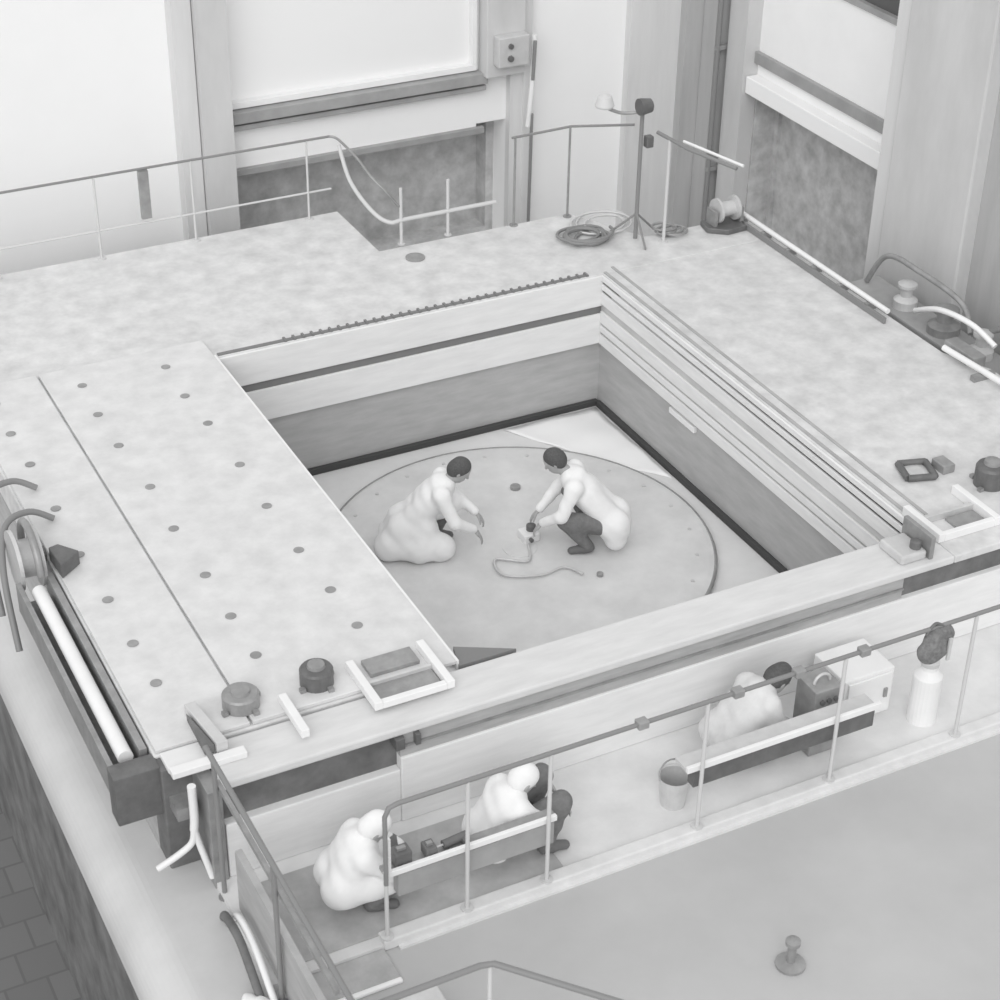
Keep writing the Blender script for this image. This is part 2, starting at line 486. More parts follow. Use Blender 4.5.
# fork pipe
fp = thing('forked_pipe', (2.55, 9.18, WALK), 'white pipe that forks in two at the front left corner of the platform', 'pipe')
MB().tube(smooth_path([(2.54, 9.16, -.04), (2.54, 9.16, -.3), (2.53, 9.16, -.42)]), .03).build('pipe', 'white', fp)
MB().tube(smooth_path([(2.53, 9.16, -.40), (2.51, 9.16, -.52), (2.42, 9.17, -.60), (2.26, 9.18, -.68)]), .024).build('branch', 'white', fp)
MB().tube(smooth_path([(2.53, 9.16, -.40), (2.555, 9.15, -.55), (2.58, 9.12, -.68), (2.61, 9.10, -.83)]), .024).build('branch', 'white', fp)
MB().box(2.44, 2.56, 9.20, 9.36, -.35, -.25).build('wall_clip', 'midm', fp)
# dark side sheet at the corner
sh = MB().prism([(2.61, 9.05), (2.71, 9.05), (2.71, 9.40), (2.61, 9.40)], HALL, -.05).build('end_panel', 'midm', bed, .004)

# left linear guide
lg = thing('linear_guide', (2.2, 10.6, -.3), 'long pale linear guide rail bolted along the left side of the platform', 'guide rail')
MB().tube([(2.24, 9.62, -.04), (2.24, 11.75, -.04)], .055, 16).build('guide_tube', 'white', lg)
MB().box(2.33, 2.385, 9.60, 11.9, -.28, .01).build('inner_rail', 'midm', lg, .005)
MB().box(2.10, 2.14, 9.50, 11.9, -.28, -.02).build('outer_rail', 'midm', lg, .005)
MB().box(2.14, 2.33, 9.50, 11.9, -.28, -.22).build('trough', 'midm', lg)
MB().box(2.09, 2.41, 9.40, 9.56, -.42, -.01).build('end_block', 'darkm', lg, .01)
pu = thing('pulley_drum', (2.26, 12.1, 0), 'round pulley drum with curved guard at the left edge of the platform', 'pulley')
MB().lathe((2.14, 12.08, .06), [(.10, 0), (.24, .0), (.24, .03), (.15, .04), (.15, .16), (.24, .17), (.24, .2), (.10, .2)], 36, 'x').build('drum', 'lightm', pu)
MB().lathe((2.34, 12.08, .06), [(.06, 0), (.06, .05), (.02, .06)], 16, 'x').build('hub', 'darkm', pu)
MB().tube(arc((2.28, 12.08, .06), .28, 0, 180, 18, ax=(0, 1, 0), ay=(0, 0, 1)), .03).build('guard', 'midm', pu)
MB().prism([(2.42, 11.72), (2.60, 11.86), (2.48, 12.02), (2.40, 12.0)], .034, .16).build('stop_wedge', 'darkm', pu, .01)
for i, (dy, lab) in enumerate(((0, 'dark hose arching over the left edge beside the pulley drum'), (.5, 'dark hose arching over the left edge, the farther one of the pair'))):
    hs = MB().tube(smooth_path([(2.02, 11.7 + dy, -.5), (2.06, 12.1 + dy, -.05), (2.18, 12.42 + dy, .16), (2.40, 12.55 + dy, .16), (2.58, 12.52 + dy, .065)]), .026)
    tag(hs.build('hose', 'rail'), lab, 'hose')

# ================================================================ TURNTABLE AND PIT
TC = (6.75, 12.5)
tt = thing('turntable', (TC[0], TC[1], -1.5), 'large grey round turntable at the bottom of the square opening', 'turntable')
disc_part = MB().lathe((TC[0], TC[1], -1.5), [(1.78, 0), (1.78, .06), (1.74, .065)], 96)
disc_part = disc_part.build('disc', 'disc', tt)
rp = [(TC[0] + 1.79 * math.cos(2 * math.pi * k / 96), TC[1] + 1.79 * math.sin(2 * math.pi * k / 96), -1.455) for k in range(97)]
MB().tube(rp, .020, 6, caps=False).build('rim', 'midm', tt)
for k in range(24):
    a = 2 * math.pi * k / 24
    MB().lathe((TC[0] + 1.62 * math.cos(a), TC[1] + 1.62 * math.sin(a), -1.436), [(.018, 0), (.018, .01)], 10).build('bolt', 'lightm', disc_part)
MB().lathe((TC[0], TC[1], -1.436), [(.16, 0), (.16, .006), (.14, .008)], 40).build('centre_plate', 'disc', tt)
sheet = MB()
NX = 14
P0 = [(7.62, 14.54), (8.70, 14.54), (8.70, 13.0), (8.27, 13.52)]
sv = []
for j in range(NX + 1):
    for i in range(NX + 1):
        u, v = i / NX, j / NX
        x = (1 - v) * ((1 - u) * P0[0][0] + u * P0[1][0]) + v * ((1 - u) * P0[3][0] + u * P0[2][0])
        y = (1 - v) * ((1 - u) * P0[0][1] + u * P0[1][1]) + v * ((1 - u) * P0[3][1] + u * P0[2][1])
        sv.append((x, y, -1.490 + .006 * math.sin(9 * x + 5 * y) + .005 * math.sin(14 * y)))
sheet.add(sv, [(j * (NX + 1) + i, j * (NX + 1) + i + 1, (j + 1) * (NX + 1) + i + 1, (j + 1) * (NX + 1) + i) for j in range(NX) for i in range(NX)], True)
o = sheet.build('white_sheet', 'ledge'); md = o.modifiers.new('s', 'SOLIDIFY'); md.thickness = .005; md.offset = 0
tag(o, 'white protective sheet spread in the far corner of the pit', 'sheet')

# tools between the two workers
tr = thing('instrument', (6.89, 12.60, -1.436), 'small white instrument with dark knobs between the two crouching workers', 'instrument')
MB().box(6.81, 6.97, 12.52, 12.68, -1.436, -1.35).build('case', 'white', tr, .01)
MB().lathe((6.92, 12.61, -1.35), [(.045, 0), (.045, .05), (.02, .06)], 16).build('dial', 'darkm', tr)
MB().lathe((6.87, 12.52, -1.39), [(.02, 0), (.02, -.03)], 12, 'y').build('socket', 'darkm', tr)
MB().lathe((7.18, 13.42, -1.436), [(.05, 0), (.05, .03), (.02, .035)], 18).build('small_cap', 'midm')
tag(bpy.data.objects['small_cap'], 'small dark round cap on the turntable beyond the instrument', 'cap')
o = MB().lathe((7.19, 11.79, -1.436), [(.03, 0), (.03, .03), (.015, .035)], 14).build('small_cap', 'midm')
tag(o, 'small dark round cap on the turntable in front of the right pit worker', 'cap')
cab = MB().tube(smooth_path([(6.83, 12.49, -1.412), (6.70, 12.25, -1.412), (6.45, 12.40, -1.412), (6.40, 12.15, -1.412), (6.7, 12.0, -1.412), (6.95, 12.02, -1.412), (7.05, 11.85, -1.412)], 8), .012, 8)
tag(cab.build('cable', 'lightm'), 'pale cable looping over the turntable in front of the workers', 'cable')


# ================================================================ PEOPLE
class SDF:
    """smooth union of tapered capsules and ellipsoids, meshed with surface nets"""
    def __init__(s): s.p = []

    def cap(s, a, b, ra, rb=None, k=.03):
        s.p.append(('c', np.array(a, float), np.array(b, float), ra, ra if rb is None else rb, k)); return s

    def ell(s, c, ax, r, k=.02):
        s.p.append(('e', np.array(c, float), np.array(ax, float), np.array(r, float), 0, k)); return s

    def mesh(s, h, wrinkle=0., cuts=()):
        lo = np.full(3, 1e9); hi = -lo
        for q in s.p:
            if q[0] == 'c':
                m = max(q[3], q[4]); pts = [q[1], q[2]]
            else:
                m = max(q[3]); pts = [q[1]]
            for c in pts: lo = np.minimum(lo, c - m); hi = np.maximum(hi, c + m)
        lo -= 4 * h; hi += 4 * h
        n = np.ceil((hi - lo) / h).astype(int) + 1
        ax = [lo[i] + h * np.arange(n[i]) for i in range(3)]
        F = np.full(n, .2)
        for q in s.p:
            k = q[5]
            if q[0] == 'c':
                m = max(q[3], q[4]) + k + 3 * h; l = np.minimum(q[1], q[2]) - m; u = np.maximum(q[1], q[2]) + m
            else:
                m = max(q[3]) + k + 3 * h; l = q[1] - m; u = q[1] + m
            i0 = np.maximum(0, np.floor((l - lo) / h).astype(int)); i1 = np.minimum(n, np.ceil((u - lo) / h).astype(int) + 1)
            X, Y, Z = np.meshgrid(*[ax[i][i0[i]:i1[i]] for i in range(3)], indexing='ij')
            Pt = np.stack([X, Y, Z], -1)
            if q[0] == 'c':
                ba = q[2] - q[1]; pa = Pt - q[1]
                t = np.clip((pa @ ba) / max(ba @ ba, 1e-9), 0, 1)
                D = np.linalg.norm(pa - t[..., None] * ba, axis=-1) - (q[3] + (q[4] - q[3]) * t)
            else:
                L = (Pt - q[1]) @ q[2].T
                kk = np.linalg.norm(L / q[3], axis=-1); k2 = np.linalg.norm(L / q[3] ** 2, axis=-1) + 1e-9
                D = kk * (kk - 1) / k2
            sl = tuple(slice(i0[i], i1[i]) for i in range(3))
            A = F[sl]; hh = np.maximum(k - np.abs(A - D), 0) / k
            F[sl] = np.minimum(A, D) - hh * hh * k * .25
        if wrinkle > 0:
            X, Y, Z = np.meshgrid(*ax, indexing='ij')
            F += wrinkle * (np.sin(31 * X + 17 * Z) * np.sin(23 * Y - 13 * Z + 1) + .6 * np.sin(47 * Z + 29 * X - 19 * Y))
        for (c, nrm) in cuts:      # keep the side the normal points away from
            X, Y, Z = np.meshgrid(*ax, indexing='ij')
            D = (X - c[0]) * nrm[0] + (Y - c[1]) * nrm[1] + (Z - c[2]) * nrm[2]
            F = np.maximum(F, D)
        neg = F < 0
        acc = np.zeros(tuple(n - 1) + (3,)); cnt = np.zeros(tuple(n - 1))
        G = np.stack(np.meshgrid(*[np.arange(m - 1) for m in n], indexing='ij'), -1).astype(float)
        corners = [(i, j, k) for i in (0, 1) for j in (0, 1) for k in (0, 1)]
        def sub(Ar, c): return Ar[c[0]:n[0] - 1 + c[0], c[1]:n[1] - 1 + c[1], c[2]:n[2] - 1 + c[2]]
        for c in corners:
            for a in range(3):
                if c[a] == 0:
                    c2 = list(c); c2[a] = 1
                    fa, fb = sub(F, c), sub(F, c2)
                    m = (fa < 0) != (fb < 0)
                    t = np.where(m, fa / np.where(m, fa - fb, 1), 0)
                    e = np.array(c, float) * np.ones(m.shape + (3,)); e[..., a] += t
                    acc += e * m[..., None]; cnt += m
        act = cnt > 0
        idx = np.full(act.shape, -1); idx[act] = np.arange(act.sum())
        V = (G[act] + acc[act] / cnt[act][:, None]) * h + lo
        Q = []
        for a in range(3):
            b_, c_ = (a + 1) % 3, (a + 2) % 3
            sA = [slice(0, n[i]) for i in range(3)]; sB = list(sA)
            sA[a] = slice(0, n[a] - 1); sB[a] = slice(1, n[a])
            for t_ in (b_, c_): sA[t_] = slice(1, n[t_] - 1); sB[t_] = slice(1, n[t_] - 1)
            na, nb = neg[tuple(sA)], neg[tuple(sB)]
            I = np.argwhere(na != nb)
            if len(I) == 0: continue
            fl = na[tuple(I.T)]
            I = I.copy(); I[:, b_] += 1; I[:, c_] += 1
            def at(db, dc):
                J = I.copy(); J[:, b_] -= db; J[:, c_] -= dc
                return idx[tuple(J.T)]
            q4 = np.stack([at(1, 1), at(0, 1), at(0, 0), at(1, 0)], -1)
            q4[~fl] = q4[~fl][:, ::-1]
            Q.append(q4)
        return V, np.concatenate(Q)


def sdf_obj(name, sdf, h, mat, parent, wrinkle=0., cuts=()):
    V, Q = sdf.mesh(h, wrinkle, cuts)
    V = V - np.array(parent_world(parent))
    me = bpy.data.meshes.new(name)
    me.vertices.add(len(V)); me.vertices.foreach_set('co', V.astype(np.float32).ravel())
    me.loops.add(len(Q) * 4); me.loops.foreach_set('vertex_index', Q.astype(np.int32).ravel())
    me.polygons.add(len(Q)); me.polygons.foreach_set('loop_start', np.arange(0, len(Q) * 4, 4, dtype=np.int32))
    me.update(calc_edges=True); me.validate()
    me.polygons.foreach_set('use_smooth', np.ones(len(me.polygons), bool))
    me.materials.append(MT[mat])
    o = bpy.data.objects.new(name, me); COL.objects.link(o); o.parent = parent
    sm = o.modifiers.new('smooth', 'SMOOTH'); sm.factor = .5; sm.iterations = 2
    return o


def person(loc, facing, J, label, coat='cloth', trous='trous', head_dir=(1, 0, -.5), cap=None, shoe='shoe', group=None, coat_len=.5, drape=()):
    """J: joints in the person's frame (forward, left, up)."""
    root = thing('person', loc, label, 'person', group)
    f = np.array([math.cos(facing), math.sin(facing), 0]); l = np.array([-f[1], f[0], 0]); u = np.array([0, 0, 1.])
    o = np.array(loc, float)
    g = lambda p: o + f * p[0] + l * p[1] + u * p[2]
    vec = lambda p: f * p[0] + l * p[1] + u * p[2]
    j = {k: g(v) for k, v in J.items()}
    hd = vec(head_dir); hd /= np.linalg.norm(hd)
    side = l.copy()
    hu = np.cross(hd, side); hu /= np.linalg.norm(hu)
    if hu @ u < 0: hu = -hu
    AX = np.array([hd, side, hu])
    H = j['head']
    sh = (j['shL'] + j['shR']) / 2; hip = (j['hipL'] + j['hipR']) / 2
    # ---- body, one continuous surface
    B = SDF()
    B.ell(H + hu * .02, AX, (.094, .075, .112), .02)
    B.ell(H + hd * .035 - hu * .055, AX, (.055, .05, .058), .03)
    B.cap(H + hd * .085 + hu * .015, H + hd * .108 - hu * .018, .009, .014, .012)
    B.ell(H + hd * .086 - hu * .048, AX, (.012, .024, .008), .01)
    for s_ in (1, -1):
        B.ell(H + side * s_ * .077 - hd * .005, AX, (.018, .010, .030), .008)
        B.ell(H + hd * .078 + side * s_ * .033 + hu * .030, AX, (.014, .022, .007), .012)
    B.cap(H - hu * .05 - hd * .01, sh + (H - sh) * .25, .052, .060, .03)
    B.cap(sh, hip, .10, .11, .05)
    for s_, nm in ((1, 'L'), (-1, 'R')):
        B.cap(sh, j['sh' + nm], .07, .055, .04)
        B.cap(j['sh' + nm], j['el' + nm], .048, .038)
        B.cap(j['el' + nm], j['wr' + nm], .038, .025)
        B.cap(hip, j['hip' + nm], .10, .09, .05)
        B.cap(j['hip' + nm], j['kn' + nm], .080, .055)
        B.cap(j['kn' + nm], j['an' + nm], .053, .036)
        B.cap(j['an' + nm], j['to' + nm], .036, .026, .02)
        wv = j['wr' + nm]; hdir = vec(J.get('hand' + nm, (.6, 0, -.8))); hdir /= np.linalg.norm(hdir)
        hs = side - hdir * (side @ hdir); hs /= np.linalg.norm(hs)
        hn = np.cross(hdir, hs)
        if hn @ u < 0: hn = -hn
        HA = np.array([hdir, hs, hn])
        B.ell(wv + hdir * .05, HA, (.052, .040, .016), .012)
        for q, (off, ln) in enumerate(((-.030, .062), (-.010, .074), (.010, .070), (.029, .054))):
            a = wv + hdir * .088 + hs * off; m = a + hdir * ln * .55 - hn * .008; e = m + hdir * ln * .38 - hn * .024
            B.cap(a, m, .0085, .008, .004); B.cap(m, e, .008, .007, .004)
        ta = wv + hdir * .030 - hs * s_ * .034; tm = ta + hdir * .034 - hs * s_ * .028 - hn * .006; te = tm + hdir * .028 - hs * s_ * .004 - hn * .014
        B.cap(ta, tm, .011, .010, .006); B.cap(tm, te, .010, .008, .004)
    body = sdf_obj('body', B, .0075, 'skin', root)
    # ---- trousers
    T = SDF()
    T.cap(j['hipL'], j['hipR'], .125, .125, .05)
    for nm in 'LR':
        T.cap(j['hip' + nm], j['kn' + nm], .105, .078, .04)
        d_ = j['an' + nm] - j['kn' + nm]
        T.cap(j['kn' + nm], j['kn' + nm] + d_ * .9, .078, .058, .04)
    sdf_obj('trousers', T, .012, trous, root, .004)
    # ---- coat with sleeves
    Cc = SDF()
    ch = sh * .72 + hip * .28
    Cc.cap(j['shL'] * .85 + sh * .15, j['shR'] * .85 + sh * .15, .085, .085, .05)
    Cc.cap(sh, ch, .125, .13, .05)
    Cc.cap(ch + l * .075, hip + l * .075, .120, .13, .06); Cc.cap(ch - l * .075, hip - l * .075, .120, .13, .06)
    for nm in 'LR':
        Cc.cap(j['sh' + nm], j['el' + nm], .070, .058, .05)
        Cc.cap(j['el' + nm], j['el' + nm] + (j['wr' + nm] - j['el' + nm]) * .9, .056, .043, .03)
        Cc.cap(j['hip' + nm], j['hip' + nm] + (j['kn' + nm] - j['hip' + nm]) * coat_len, .135, .115, .05)
    for (pa, pb, ra, rb) in drape: Cc.cap(g(pa), g(pb), ra, rb, .06)
    # collar
    nk = sh + (H - sh) * .30
    Cc.cap(nk + l * .03, nk - l * .03, .070, .070, .03)
    ct = sdf_obj('coat', Cc, .011, coat, root, .003)
    # ---- shoes
    for nm in 'LR':
        s_ = SDF()
        s_.cap(j['an' + nm], j['an' + nm] + (j['to' + nm] - j['an' + nm]) * .3, .046, .045)
        s_.cap(j['an' + nm], j['to' + nm], .044, .036, .03)
        sdf_obj('shoe', s_, .011, shoe, root)
    # ---- hair or cap
    hr = SDF()
    hr.ell(H + hu * .030 - hd * .012, AX, (.101, .085, .110), .02)
    hr.ell(H - hd * .045 - hu * .01, AX, (.062, .076, .075), .03)
    cut = H + hd * .050 + hu * .035
    nrm = hd * .82 - hu * .57
    sdf_obj('cap' if cap else 'hair', hr, .008, cap or 'hair', root, .002, cuts=[(cut, nrm)])
    return root


squat_a = dict(head=(.36, 0, .83), shL=(.20, .18, .66), shR=(.20, -.18, .66), hipL=(-.14, .10, .26), hipR=(-.14, -.10, .26),
               elL=(.34, .22, .42), elR=(.32, -.24, .42), wrL=(.52, .12, .30), wrR=(.50, -.12, .27),
               knL=(.30, .16, .40), knR=(.22, -.17, .10), anL=(.12, .15, .07), anR=(-.20, -.15, .08), toL=(.28, .16, .035), toR=(-.34, -.15, .04))
# the left pit worker faces to the right of the picture
FR = math.atan2(-.463, .886)
person((5.92, 12.90, -1.436), FR + .05, squat_a, 'person in a long white coat kneeling on the turntable, left of the pit pair', head_dir=(.75, 0, -.55), coat_len=.95,
       drape=[((-.16, .09, .26), (-.26, .12, .10), .13, .10), ((-.16, -.09, .26), (-.28, -.16, .12), .13, .11), ((.05, -.12, .30), (.02, -.20, .12), .12, .10), ((-.28, -.16, .12), (.0, -.20, .115), .11, .11), ((.0, -.20, .115), (.20, -.17, .12), .11, .11), ((-.26, .10, .12), (-.28, -.16, .12), .11, .11)])
squat_b = dict(head=(.38, 0, .86), shL=(.20, .19, .68), shR=(.20, -.19, .68), hipL=(-.18, .11, .26), hipR=(-.18, -.11, .26),
               elL=(.30, .27, .44), elR=(.36, -.22, .44), wrL=(.48, .14, .28), wrR=(.52, -.10, .26),
               knL=(.26, .20, .36), knR=(.24, -.20, .46), anL=(.04, .18, .07), anR=(.02, -.18, .07), toL=(.20, .20, .035), toR=(.18, -.20, .035))
person((7.40, 12.28, -1.436), FR + math.pi - .05, squat_b, 'person in white coat and dark trousers crouching on the turntable, right of the pit pair',
       head_dir=(.8, .0, -.55), coat_len=.12, drape=[((-.18, .12, .28), (-.20, .14, .14), .13, .10), ((-.18, -.10, .28), (-.24, -.08, .14), .14, .10)])
low = dict(head=(.17, 0, .60), shL=(.07, .15, .48), shR=(.07, -.15, .48), hipL=(-.08, .10, .22), hipR=(-.08, -.10, .22),
           elL=(.24, .20, .36), elR=(.24, -.20, .36), wrL=(.42, .12, .42), wrR=(.42, -.10, .40),
           knL=(.40, .15, .44), knR=(.40, -.13, .42), anL=(.30, .14, .07), anR=(.28, -.14, .07), toL=(.46, .15, .035), toR=(.44, -.15, .035))
person((4.46, 8.46, WALK), .0, low, 'person in white coat, white cap and dark trousers crouching behind the front railing', head_dir=(.7, 0, -.8), coat_len=.05, cap='cloth', trous='trous')
low1 = dict(low); low1.update(knL=(.30, .15, .28), knR=(.30, -.13, .26), wrL=(.38, .12, .28), wrR=(.38, -.1, .26), anL=(.12, .14, .07), anR=(.10, -.14, .07), toL=(.28, .15, .035), toR=(.26, -.15, .035))
person((3.37, 8.50, WALK), -.15, low1, 'person in white coat and white cap crouching at the open left end of the railing', head_dir=(.7, 0, -.8), coat_len=.75, cap='cloth')
low3 = dict(low1); low3.update(head=(.34, 0, .60), shL=(.18, .15, .52), shR=(.18, -.15, .52))
person((6.48, 8.62, WALK), .02, low3, 'person in a pale grey coat with bare dark hair bending over on the walkway', coat='cloth2', head_dir=(.7, 0, -.7), coat_len=.7, trous='cloth2')


# ================================================================ RAILINGS
def railing(name, label, pts, posts, base, mid=None, r=.017, mat='rail', postmat='rail', midmat='raill', group=None, toe=None, cat='railing'):
    t = thing(name, (posts[0][0], posts[0][1], base), label, cat, group)
    MB().tube(pts, r, 8).build('top_rail', mat, t)
    if mid: MB().tube(mid, r * .8, 8).build('mid_rail', midmat, t)
    for (x, y, zt) in posts:
        p = MB().tube([(x, y, base), (x, y, zt)], r * .9, 8).lathe((x, y, base), [(.045, 0), (.045, .012)], 12)
        p.build('post', postmat, t)
    return t

YR = 8.06
kb = WALK + .035
ft = railing('front_railing', 'long dark tubular railing along the front kerb of the walkway',
             [(3.44, YR, -.35)] + [(3.44, YR, z) for z in (-.1, .22)] + [(3.47, YR, .29), (3.53, YR, .305)] + [(x, YR, .305) for x in (4.0, 6.0, 8.0, 9.6)],
             [(3.44, YR, .05), (4.02, YR, .30), (4.62, YR, .30), (5.82, YR, .30), (6.95, YR, .30), (8.1, YR, .3), (9.3, YR, .3)], kb, mat='rail', postmat='raill')
MB().box(3.44, 4.70, 8.085, 8.115, -.33, -.285).build('shelf_lip', 'white', ft, .004)
MB().box(3.46, 3.49, 8.085, 8.115, -.285, .0).build('lip_upright', 'white', ft, .004)
MB().box(3.46, 4.72, 8.12, 8.22, -.36, -.33).build('tool_shelf', 'midm', ft, .004)
MB().box(3.55, 4.70, 8.12, 8.20, -.56, -.37).build('shelf_box', 'sill', ft, .006)
MB().box(5.72, 7.36, 8.085, 8.115, -.32, -.27).build('shelf_lip', 'white', ft, .004)
MB().box(5.74, 7.36, 8.12, 8.28, -.35, -.32).build('tool_shelf', 'lightm', ft, .004)
MB().box(5.80, 7.34, 8.12, 8.20, -.50, -.355).build('shelf_box', 'darkm', ft, .006)
for x in (5.30, 6.05, 6.55, 7.10):
    c = MB().box(x - .04, x + .04, YR - .035, YR + .035, .275, .335)
    c.build('clamp', 'midm', ft, .008)

MBX = railing('side_railing', 'dark railing with a dark sheet, running from the left front corner toward the viewer',
        [(2.64, 9.10, .30), (2.64, 6.5, .30)], [(2.64, 8.95, .30), (2.64, 7.9, .30), (2.64, 6.6, .30)], HALL, r=.02)
MB().prism([(2.67, 7.2), (2.72, 7.2), (2.72, 8.75), (2.67, 8.75)], -.84, -.32).build('side_sheet', 'rec', MBX, .004)
MB().box(2.655, 2.685, 7.0, 9.0, .05, .09).build('mid_rail', 'midm', MBX)
# mat on walkway left, extended as painted shade under the shelf
tag(MB().box(2.74, 4.80, 8.12, 8.92, WALK, WALK + .012).build('floor_mat_and_shade', 'mat', None, .004), 'dark floor mat extended as painted shade under the shelf, left end of the walkway', 'mat')

# steps going down toward the viewer at the gate
st = MB()
st.box(2.74, 3.4, 7.76, 8.03, HALL, HALL + .03)
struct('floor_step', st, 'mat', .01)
struct('trim_19', MB().box(2.74, 3.4, 7.72, 7.76, HALL, HALL + .03), 'ledge', .01)
struct('trim_20', MB().box(3.05, 3.62, 7.35, 7.39, HALL, HALL + .02), 'ledge')

# left rear railing
lr = railing('rear_railing', 'grey tubular railing along the rear left edge of the platform',
        [(1.6, 17.08, .88), (6.80, 17.08, .88)] + arc((6.80, 17.0, .80), .08, 90, 0, 4, ax=(0, 0, 0), ay=(0, 0, 1)) if False else [(2.3, 17.08, .88), (6.86, 17.08, .88)],
        [(x, 17.08, .88) for x in (3.3, 4.35, 5.35, 6.6)], 0, mid=[(2.3, 17.08, .30), (6.86, 17.08, .30)], r=.014, mat='rail', postmat='raill', midmat='raill')
MB().box(4.80, 4.90, 17.05, 17.10, .35, .86).build('hanging_strap', 'midm', lr)
nr = thing('stair_railing', (6.95, 16.15, 0), 'pale curved railing round the notch for the stair opening', 'railing')
MB().tube(smooth_path([(6.86, 17.08, .88), (6.93, 17.0, .86), (6.96, 16.6, .80), (6.97, 16.25, .72), (7.05, 16.11, .62), (7.2, 16.10, .42)]), .014, 8).build('top_rail', 'midm', nr)
MB().tube(smooth_path([(6.93, 17.0, .80), (6.92, 16.7, .52), (6.98, 16.3, .34), (7.10, 16.12, .26), (7.3, 16.10, .27), (8.3, 16.10, .27)]), .022, 8).build('curved_rail', 'raill', nr)
for x in (7.22, 7.75): MB().tube([(x, 16.10, 0), (x, 16.10, .62)], .018, 8).lathe((x, 16.1, 0), [(.04, 0), (.04, .01)], 10).build('post', 'raill', nr)
railing('rear_railing', 'dark tubular railing across the rear right edge by the corner lamp stand',
        [(8.44, 16.02, .98), (9.12, 16.0, 1.0), (9.58, 15.5, 1.12)], [(8.48, 16.02, .98), (9.10, 15.98, 1.0)], 0, r=.014, postmat='midm')
railing('corner_railing', 'grey tubular railing running down the far right edge of the platform',
        [(9.66, 15.18, 1.14), (9.76, 14.75, 1.10), (9.98, 14.2, 1.06)], [(9.70, 15.0, 1.12)], 0, mid=[(9.80, 14.9, 1.12), (10.02, 14.15, 1.10)], r=.02, midmat='white', postmat='raill')
ep = thing('edge_pipe', (10.76, 13.8, 0), 'pale pipe with dark clips along the right edge of the platform', 'pipe')
MB().tube([(10.72, 15.1, .095), (10.72, 12.55, .095)], .027, 12).build('pipe', 'white', ep)
MB().box(10.64, 10.67, 12.5, 15.2, 0, .06).build('clip_strip', 'rail', ep)
for k in range(6):
    y = 12.8 + k * .45
    MB().box(10.66, 10.78, y, y + .05, 0, .07).build('saddle', 'midm', ep)
ep2 = thing('edge_pipe', (10.78, 11.5, 0), 'short pale pipe at the right edge of the picture', 'pipe')
MB().tube([(10.76, 11.75, .08), (10.86, 10.2, .08)], .03, 12).build('pipe', 'white', ep2)
MB().box(10.68, 10.92, 11.2, 11.26, 0, .055).build('saddle', 'midm', ep2)
MB().box(10.68, 10.92, 10.5, 10.56, 0, .055).build('saddle', 'midm', ep2)
dv = thing('winch', (10.55, 15.05, 0), 'grey winch with a curved dark base at the far right corner of the platform', 'winch')
MB().prism([(10.22, 14.98), (10.40, 14.84), (10.64, 14.86), (10.72, 15.18), (10.26, 15.18)], 0, .06).build('base_plate', 'darkm', dv, .01)
MB().lathe((10.36, 15.05, .2), [(.13, 0), (.13, .03), (.08, .04), (.08, .2), (.13, .21), (.13, .24)], 24, 'x').build('drum', 'lightm', dv)
MB().box(10.30, 10.34, 14.97, 15.13, .05, .22).build('side_bracket', 'midm', dv)
MB().box(10.62, 10.66, 14.97, 15.13, .05, .22).build('side_bracket', 'midm', dv)

# landing railing near the viewer
nl = thing('landing_railing', (3.58, 6.88, HALL), 'dark railing corner of a low landing at the bottom of the picture', 'railing')
MB().tube([(2.85, 6.88, 0), (3.52, 6.88, .0), (3.60, 6.86, 0), (4.2, 6.18, .0)], .02, 10).build('top_rail', 'rail', nl)
for (x, y) in ((2.95, 6.88), (3.58, 6.87), (4.12, 6.27)):
    MB().tube([(x, y, HALL), (x, y, 0)], .015, 8).build('post', 'raill', nl)
tag(MB().box(2.98, 3.50, 7.05, 7.45, HALL, HALL + .22).build('low_crate', 'lightm', None, .01), 'low pale crate on the hall floor behind the landing railing', 'crate')
cl = thing('dust_cover', (3.5, 6.4, HALL), 'white cloth cover over a box inside the landing railing at the bottom edge', 'cover')
MB().box(3.0, 3.62, 6.2, 6.70, HALL, HALL + .45).build('box', 'white', cl, .04)
MB().box(2.97, 3.65, 6.17, 6.73, HALL + .45, HALL + .475).build('cloth_top', 'cloth', cl, .01)

# ================================================================ LOOSE EQUIPMENT
# lamp stand at the far corner
ls = thing('lamp_stand', (9.48, 15.2, 0), 'dark lamp stand with a small flood lamp at the far corner of the platform', 'lamp stand')
MB().tube([(9.48, 15.2, 0), (9.48, 15.2, 1.42)], .022, 10).build('pole', 'rail', ls)
for a in (20, 140, 260):
    e = (9.48 + .3 * math.cos(math.radians(a)), 15.2 + .3 * math.sin(math.radians(a)), .01)
    MB().tube([(9.48, 15.2, .28), e], .012, 8).build('leg', 'rail', ls)
MB().lathe((9.45, 15.14, 1.46), [(.04, .10), (.07, .08), (.085, -.02), (.085, -.05), (.02, -.05)], 22, 'x').build('lamp_head', 'darkm', ls)
MB().tube(smooth_path([(9.46, 15.2, 1.38), (9.30, 15.3, 1.36), (9.15, 15.35, 1.42)]), .018, 8).build('side_arm', 'midm', ls)
MB().lathe((9.13, 15.36, 1.45), [(.0, .12), (.07, .09), (.10, 0), (.09, -.02)], 22).build('side_lamp', 'raill', ls)
MB().box(9.52, 9.60, 15.14, 15.22, 1.0, 1.12).build('switch_box', 'darkm', ls, .01)
